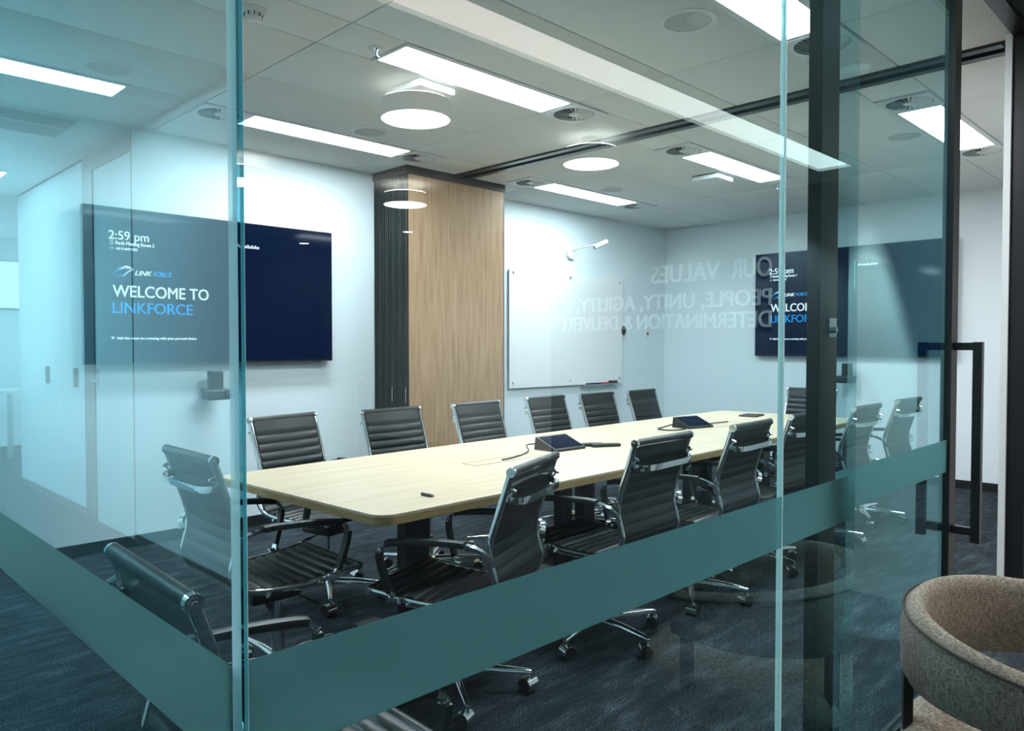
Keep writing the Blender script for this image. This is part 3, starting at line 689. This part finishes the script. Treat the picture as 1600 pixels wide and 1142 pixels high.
def build_chair():
    o = empty('meeting_chair')
    put('backrest', sling(0.0, S_SPLIT), 'leather', o)
    put('seat', sling(S_SPLIT, TOT), 'leather', o)
    for nm, (y, z) in (('top_roll', (ROLL_Y, ROLL_Z)), ('front_roll', sp[-1])):
        r_ = put(nm, MB().cyl((-.210, y, z), (.210, y, z), .0165, n=20), 'leather', o)
        for s_ in (-1, 1):
            put('end_cap', MB().cyl((s_*.210, y, z), (s_*.224, y, z), .0175, .0165, 20).cyl((s_*.224, y, z), (s_*.2255, y, z), .0105, .0105, 14).cyl((s_*.2255, y, z), (s_*.228, y, z), .006, .005, 10), 'chrome', r_)
    for s_ in (-1, 1): put('side_rail', rail_mesh(s_), 'chrome', o)
    yb, zb = at_s(.105)[:2]
    bp = curve_pts([(-.212, yb-.004, zb+.012), (-.205, yb-.040, zb+.004), (-.15, yb-.062, zb), (0, yb-.066, zb), (.15, yb-.062, zb), (.205, yb-.040, zb+.004), (.212, yb-.004, zb+.012)], 5)
    br = put('back_brace', MB().sweep(bp, [(-.005, -.012), (.005, -.012), (.006, 0), (.005, .012), (-.005, .012)], (0, 0, 1)), 'chrome', o)
    for s_ in (-1, 1):
        yk, zk = at_s(.060)[:2]
        put('bolt', MB().cyl((s_*.212, yk-.016, zk), (s_*.212, yk-.034, zk-.006), .008, .006, 10).cyl((s_*.212, yk-.026, zk-.004), (s_*.214, yb-.016, zb+.010), .004, n=8), 'chrome', br)
    for s_ in (-1, 1):
        P = arm_path(s_)
        a = put('armrest', MB().sweep(P, [(.011, -.006), (.011, .006), (-.011, .006), (-.011, -.006)], (s_, 0, 0) if False else (0, -.35, 1)), 'chrome', o)
        i0, i1 = 17, 36
        put('arm_pad', MB().sweep(P[i0:i1], [(.017, -.009), (.019, 0), (.017, .010), (0, .014), (-.017, .010), (-.019, 0), (-.017, -.009)], (0, -.35, 1)), 'leather', a)
        put('arm_strap', MB().sweep(P[i1+6:-5], [(.014, -.009), (.014, .009), (-.014, .009), (-.014, -.009)], (0, 1, .2)), 'leather', a)
        put('clamp', rbox(.02, .05, .03, .006, 2), 'chrome', a, (s_*.240, .104, .440))
    put('spreader', MB().tube(curve_pts([(-.226, .06, .425), (-.16, .03, .398), (-.05, .0, .375), (.05, .0, .375), (.16, .03, .398), (.226, .06, .425)], 5), .010, 8), 'chrome', o)
    put('spreader', MB().tube(curve_pts([(-.226, -.15, .428), (-.16, -.12, .398), (-.05, -.06, .375), (.05, -.06, .375), (.16, -.12, .398), (.226, -.15, .428)], 5), .010, 8), 'chrome', o)
    put('mechanism', rbox(.12, .20, .055, .010, 2), 'blackpl', o, (0, -.03, .360))
    put('tilt_lever', MB().cyl((.05, .03, .355), (.20, .05, .345), .004, n=8).cyl((.16, .045, .347), (.215, .052, .344), .008, n=8), 'blackpl', o)
    put('gas_column', MB().lathe([(.013, .335), (.013, .22), (.024, .22), (.025, .10), (.030, .085)], 16), 'chrome', o)
    put('base_hub', MB().lathe([(.030, .105), (.040, .10), (.040, .070), (.020, .065)], 20), 'chrome', o)
    leg = MB(); rings = []
    for r_, z, hw, hh in ((.03, .088, .017, .015), (.15, .090, .014, .012), (.27, .083, .011, .009), (.300, .080, .010, .008)):
        rings.append([(r_, -hw, z-hh), (r_, -hw, z+hh*.3), (r_, -hw*.5, z+hh), (r_, hw*.5, z+hh), (r_, hw, z+hh*.3), (r_, hw, z-hh)])
    leg.ring_surface(rings, True, True, True); legm = leg.mesh('base_leg'); legm.materials.append(M['chrome'])
    cas = MB(); cas.cyl((0, 0, .078), (0, 0, .048), .007, n=10)
    # hood: half cylinder over the wheels
    N = 10; hood = []
    for i in range(N+1):
        a = -.55+ (PI+.95)*i/N; hood.append((.0300*math.cos(a)-.012, .0300*math.sin(a)+.030))
    hood_in = [(x_*.90-.0012, z_*.90+.003) for x_, z_ in hood]
    sect = hood+hood_in[::-1]
    cas.ring_surface([[(x_, -.027, z_) for x_, z_ in sect], [(x_, .027, z_) for x_, z_ in sect]], True, True, True)
    casm = cas.mesh('caster'); casm.materials.append(M['chrome'])
    whl = MB().cyl((-.012, -.023, .0246), (-.012, -.004, .0246), .0245, n=16).cyl((-.012, .004, .0246), (-.012, .023, .0246), .0245, n=16).cyl((-.012, -.004, .0246), (-.012, .004, .0246), .006, n=8)
    whlm = whl.mesh('wheel'); whlm.materials.append(M['rubber'])
    for k in range(5):
        a = 2*PI*k/5+.35
        put('base_leg', legm, None, o, None, (0, 0, a))
        c_ = put('caster', casm, None, o, (.297*math.cos(a), .297*math.sin(a), 0), (0, 0, a+.9*math.sin(k*2.3+1)))
        put('wheel', whlm, None, c_)
    return o
chair0 = build_chair()
def place(roll_xy, face_deg, label, base_spin=0.0, dz=0.0, first=False):
    """face_deg: direction the sitter looks, from +y, counter-clockwise"""
    a = math.radians(face_deg); off = Vector((0, ROLL_Y)); c_, s_ = math.cos(a), math.sin(a)
    ox, oy = roll_xy[0]-(c_*off.x-s_*off.y), roll_xy[1]-(s_*off.x+c_*off.y)
    o = chair0 if first else dup(chair0)
    o.location = (ox, oy, 0); o.rotation_euler = (0, 0, a)
    tag(o, label, 'chair', 'black ribbed meeting chairs')
    for ch in o.children:
        if 'a0' not in ch: ch['a0'] = ch.rotation_euler[2]; ch['l0'] = list(ch.location)
        ch.rotation_euler[2] = ch['a0']; ch.location = ch['l0']
        if dz and not ch.name.startswith(('base_', 'caster', 'gas_')): ch.location.z += dz
        if base_spin and ch.name.startswith(('base_leg', 'caster')):
            ch.rotation_euler[2] += base_spin
            if ch.name.startswith('caster'):
                v = Matrix.Rotation(base_spin, 3, 'Z') @ Vector(ch.location); ch.location = v
    return o
FAR = 'black ribbed chair on the wall side, '
NEAR = 'black ribbed chair on the glass side, '
place((2.67, 1.775), 3, NEAR+'second from the glass corner', .44, first=True)
place((1.975, 1.855), 22, NEAR+'nearest the table corner with the small stick', -.33, -.035)
place((3.45, 1.785), 4, NEAR+'third from the glass corner', .82)
place((4.19, 1.83), 0, NEAR+'cut by the pane joint', .39)
place((4.96, 1.79), 0, NEAR+'seen just past the wide black stile', -.26)
place((5.82, 1.815), -2, NEAR+'farthest, beyond the door glass', .9)
place((2.02, 3.76), 192, FAR+'partly behind the glass corner, under the display', .5)
place((2.70, 3.72), 183, FAR+'in front of the folding panel edges', .9)
place((3.40, 3.73), 184, FAR+'in front of the oak panel', .1)
place((4.155, 3.80), 183, FAR+'under the left part of the whiteboard', .23)
place((4.735, 3.78), 182, FAR+'under the pen ledge', .244)
place((5.34, 3.78), 184, FAR+'nearest the far corner', .21)
place((6.58, 2.84), 90, 'black ribbed chair at the far table end facing the camera', .3)
place((1.09, 2.71), -91, 'black ribbed chair at the near table end, seen from behind', .25)
place((.51, 1.455), -92, 'black ribbed chair closest to the glass corner behind the frosted band', .55, -.035)

# ------------------------------------------------------------------ tub chair outside
ac = tag(empty('tub_armchair', (2.40, .375, 0), 0), 'round taupe fabric tub armchair beside the doorway', 'armchair')
R_, th_ = .365, .062
OPEN = math.radians(-118); HALF = math.radians(136)
def shell():
    mb = MB(); rings = []; N = 64
    for i in range(N+1):
        q_ = -1+2*i/N; a = OPEN+PI+HALF*q_
        zt = .607-.085*abs(q_)**1.7; zb = .375+.01*abs(q_)
        endt = max(0, (abs(q_)-.93)/.07); k = 1-.0*endt
        ro = R_; ri = R_-th_
        sec = [(ro-.010, zb), (ro+.004, zb+.03), (ro+.006, zt-.07), (ro-.004, zt-.022), (ro-.022, zt-.004), (ro-.036, zt), (ri+.010, zt-.008), (ri, zt-.035), (ri-.004, zb+.03), (ri+.012, zb)]
        rings.append([(r_*math.cos(a), r_*math.sin(a), z) for r_, z in sec])
    return mb.ring_surface(rings, True, True, True)
bk_ = put('back_shell', shell(), 'fabric', ac)
pp = []
for i in range(65):
    q_ = -1+2*i/64; a = OPEN+PI+HALF*q_; zt = .607-.085*abs(q_)**1.7; pp.append(((R_-.001)*math.cos(a), (R_-.001)*math.sin(a), zt-.020))
put('piping', MB().tube(pp, .0035, 6), 'fabric_dark', bk_)
put('seat_cushion', MB().lathe([(.002, .275), (.26, .278), (.34, .268), (.365, .240), (.368, .18), (.355, .13), (.002, .125)], 56), 'fabric', ac)
for a_ in (OPEN+PI+2.2, OPEN+PI+.92, OPEN+PI-.75, OPEN+PI-2.2):
    put('leg', MB().box(-.018, .018, -.012, .012, 0, .39), 'black', ac, ((R_-.012)*math.cos(a_), (R_-.012)*math.sin(a_), 0), (0, 0, a_+PI/2))
put('base_ring', MB().lathe([(.30, .09), (.33, .09), (.33, .125), (.30, .125)], 40), 'black', ac)

# ------------------------------------------------------------------ lobby things mirrored in the glass
def disc_light(x, y, lb):
    o = tag(empty('disc_light', (x, y, CEIL)), lb, 'ceiling light', 'round lobby ceiling lights')
    put('drum', MB().lathe([(.186, -.178), (.192, -.178), (.192, -.085), (.186, -.085)], 48, caps=False).lathe([(.001, -.084), (.19, -.084), (.19, -.088), (.001, -.088)], 48), 'white', o)
    put('diffuser', MB().lathe([(.001, -.174), (.186, -.174), (.186, -.168), (.001, -.168)], 48), 'disc', o)
    put('halo_ring', MB().lathe([(.125, -.083), (.182, -.083), (.182, -.078), (.125, -.078)], 40), 'halo', o)
    put('stem', MB().lathe([(.06, -.084), (.06, 0)], 32), 'white', o)
disc_light(2.56, -1.69, 'largest mirrored round light, overlapping the nearer access point')
disc_light(4.02, -1.66, 'mirrored round light in front of the ceiling track')
disc_light(4.03, -3.73, 'mirrored round light over the folding panel edges')
disc_light(2.62, -3.86, 'mirrored round light cut off by the glass corner')
def downlight(x, y, lb, lens='spot_dim'):
    o = tag(empty('downlight', (x, y, CEIL)), lb, 'downlight', 'lobby downlights')
    put('rim', MB().lathe([(.060, -.002), (.075, -.006), (.078, .0)], 28, caps=False), 'white', o); put('lens', MB().lathe([(.001, -.003), (.062, -.003), (.062, .0)], 28), lens, o)
    return o
downlight(5.705, -5.9, 'tiny mirrored downlight at the edge of the oak panel', 'spot'); downlight(5.344, -7.735, 'tiny mirrored downlight in the nearer display', 'spot')
def spot(name, loc, power, col, size_deg=70, blend=.5, rad=.03, tgt=None):
    L_ = bpy.data.lights.new(name, 'SPOT'); L_.energy = power; L_.color = col; L_.spot_size = math.radians(size_deg); L_.spot_blend = blend; L_.shadow_soft_size = rad
    o = bpy.data.objects.new(name, L_); C.objects.link(o); o.location = loc
    if tgt: o.rotation_euler = (Vector(tgt)-Vector(loc)).to_track_quat('-Z', 'Y').to_euler()
    return o
for k, yy in enumerate((-1.42, -2.45, -3.23)):
    downlight(6.15, yy, ('wall-washing downlight above the first lobby word', 'wall-washing downlight above the middle of the lobby lettering', 'wall-washing downlight above the end of the lobby lettering')[k])
    spot('wall_wash_spot', (6.15, yy, 2.68), 200, (1, .95, .88), 80, .6, .03, (6.3, yy, 0))
downlight(3.95, .20, 'downlight close to the grey wall block beside the doorway')
spot('wall_end_spot', (3.95, .20, 2.68), 1500, (1, .93, .86), 24, .35, .02, (3.97, .20, 0))
downlight(2.9, -.15, 'added downlight brightening the front of the tub armchair')
spot('armchair_fill_spot', (2.9, -.15, 2.68), 85, (1, .92, .84), 80, .6, .03, (2.6, -.1, 0))  # added lamp with its fitting, brightens the tub armchair and its reflection
# lobby lettering
lt = tag(empty('lobby_lettering', (TEXT_X-.012, 0, 0)), 'raised white wall lettering about values, mirrored and readable backwards', 'lettering')
def wall_text(nm, body, y0, y1, z0, h_, bold=.022):
    me = text_mesh(body, abs(y1-y0), h_, bold, 0, .012/(h_/.73)*1.0)
    zs = [v.co.z for v in me.vertices]; zm = max(zs) or 1
    for v in me.vertices: v.co.z = v.co.z/zm*.006
    put(nm, me, 'letter', lt, (.004, y0, z0), (PI/2, 0, -PI/2))
wall_text('word_our', 'OUR', -1.58, -1.98, 1.935, .185); wall_text('word_values', 'VALUES', -2.10, -2.88, 1.935, .185)
wall_text('line_people', 'PEOPLE, UNITY, AGILITY,', -1.58, -3.86, 1.675, .155); wall_text('line_determination', 'DETERMINATION & DELIVERY', -1.58, -4.10, 1.475, .155)
struct(put('wall_lobby_bright', MB().box(TEXT_X-.02, TEXT_X, -9.2, -4.25, 0, CEIL), 'wall'), 'white section added on the lobby wall for a bright mirror image', 'wall')  # added bright surface, mirrored over the left of the whiteboard
for yy in (-4.7, -5.5, -6.3):
    spot('wall_wash_spot', (4.7, yy, 2.68), 75, (1, .99, .97), 80, .9, .05, (6.5, yy, 0.7))  # added spots without fittings, brighten the white section for its mirror image
# beige columns and a bench deep in the lobby
struct(put('wall_lobby_pier', MB().box(2.6, 3.5, -6.6, -6.2, 0, CEIL), 'wall_beige'), 'beige pier standing in the lobby', 'wall')
bn = tag(empty('lobby_counter', (4.4, -6.6, 0)), 'white counter deep in the lobby mirrored faintly in the glass', 'counter')
put('front', MB().box(-.85, .85, -.3, .3, 0, .88), 'white', bn); put('top', MB().box(-.9, .9, -.35, .35, .88, .92), 'white_gloss', bn)

# ------------------------------------------------------------------ corridor side
d2 = struct(empty('door_2', (CORR_X, 0, 0)), 'white corridor door in a grey frame, mirrored', 'door')
put('frame', MB().box(-.1, .008, 6.10, 6.33, 0, CEIL).box(-.1, .008, 5.30, 6.10, 2.58, CEIL).box(-.1, .004, 5.30, 5.315, 0, 2.58), 'grey', d2)
put('leaf', MB().box(-.06, -.004, 5.315, 6.10, .01, 2.58), 'wall', d2)
hn = put('lever_plate', MB().box(-.004, .003, 6.03, 6.08, 1.0, 1.14), 'steel', d2)
put('lever', MB().cyl((0, 6.055, 1.05), (.05, 6.055, 1.05), .009, n=10).cyl((.05, 6.055, 1.05), (.05, 5.94, 1.05), .009, n=10), 'chrome', hn)
cbn = tag(empty('storage_cupboard', (CORR_X, 0, 0)), 'tall white corridor cupboard with two bar handles, mirrored', 'cupboard')
put('carcass', MB().box(-.46, -.022, 6.33, 8.31, .07, CEIL-.01), 'white', cbn); put('plinth', MB().box(-.45, -.01, 6.33, 8.31, 0, .07), 'grey', cbn)
for y0, y1, hy in ((6.335, 6.92, 6.53), (6.925, 8.305, 7.32)):
    dr = put('door', MB().box(-.022, 0, y0, y1, .07, CEIL-.012), 'wall', cbn)
    put('handle', MB().box(0, .026, hy-.02, hy+.02, .985, 1.13), 'grey', dr)
gr = tag(empty('return_air_grille', (0, 0, CEIL)), 'grey two-part return air grille in the corridor ceiling, mirrored', 'air vent')
put('backing', MB().box(-.75, GX-.02, 5.26, 5.82, .015, .03), 'black_matt', gr)
put('frame', MB().box(-.755, GX-.02, 5.25, 5.275, -.002, .03).box(-.755, GX-.02, 5.805, 5.83, -.002, .03).box(-.755, GX-.02, 5.53, 5.55, -.002, .03).box(-.755, -.735, 5.275, 5.805, -.002, .03), 'white', gr)
sl = MB().box(-.735, GX-.03, -.006, .006, -.001, .012).mesh('slat'); sl.materials.append(M['speaker'])
for k in range(20):
    if abs(5.29+k*.026-5.54) > .02: put('slat', sl, None, gr, (0, 5.29+k*.026, 0))
fd = tag(empty('office_display', (-1.75, 11.56, 1.80)), 'bright white office display at the mirrored corridor end', 'display')
put('housing', rbox(1.0, .04, .62, .006, 1), 'blackpl', fd, (0, 0, .29)); put('screen', MB().box(-.49, .49, -.024, -.021, -.01, .59), 'screen_far', fd)
ot = tag(empty('office_table', (-2.0, 10.7, 0)), 'white office table at the mirrored corridor end', 'table')
put('top', MB().box(-.7, .7, -.4, .4, .75, .78), 'white_gloss', ot)
for x in (-.62, .62):
    for y in (-.34, .34): put('leg', MB().box(x-.025, x+.025, y-.025, y+.025, 0, .75), 'steel', ot)
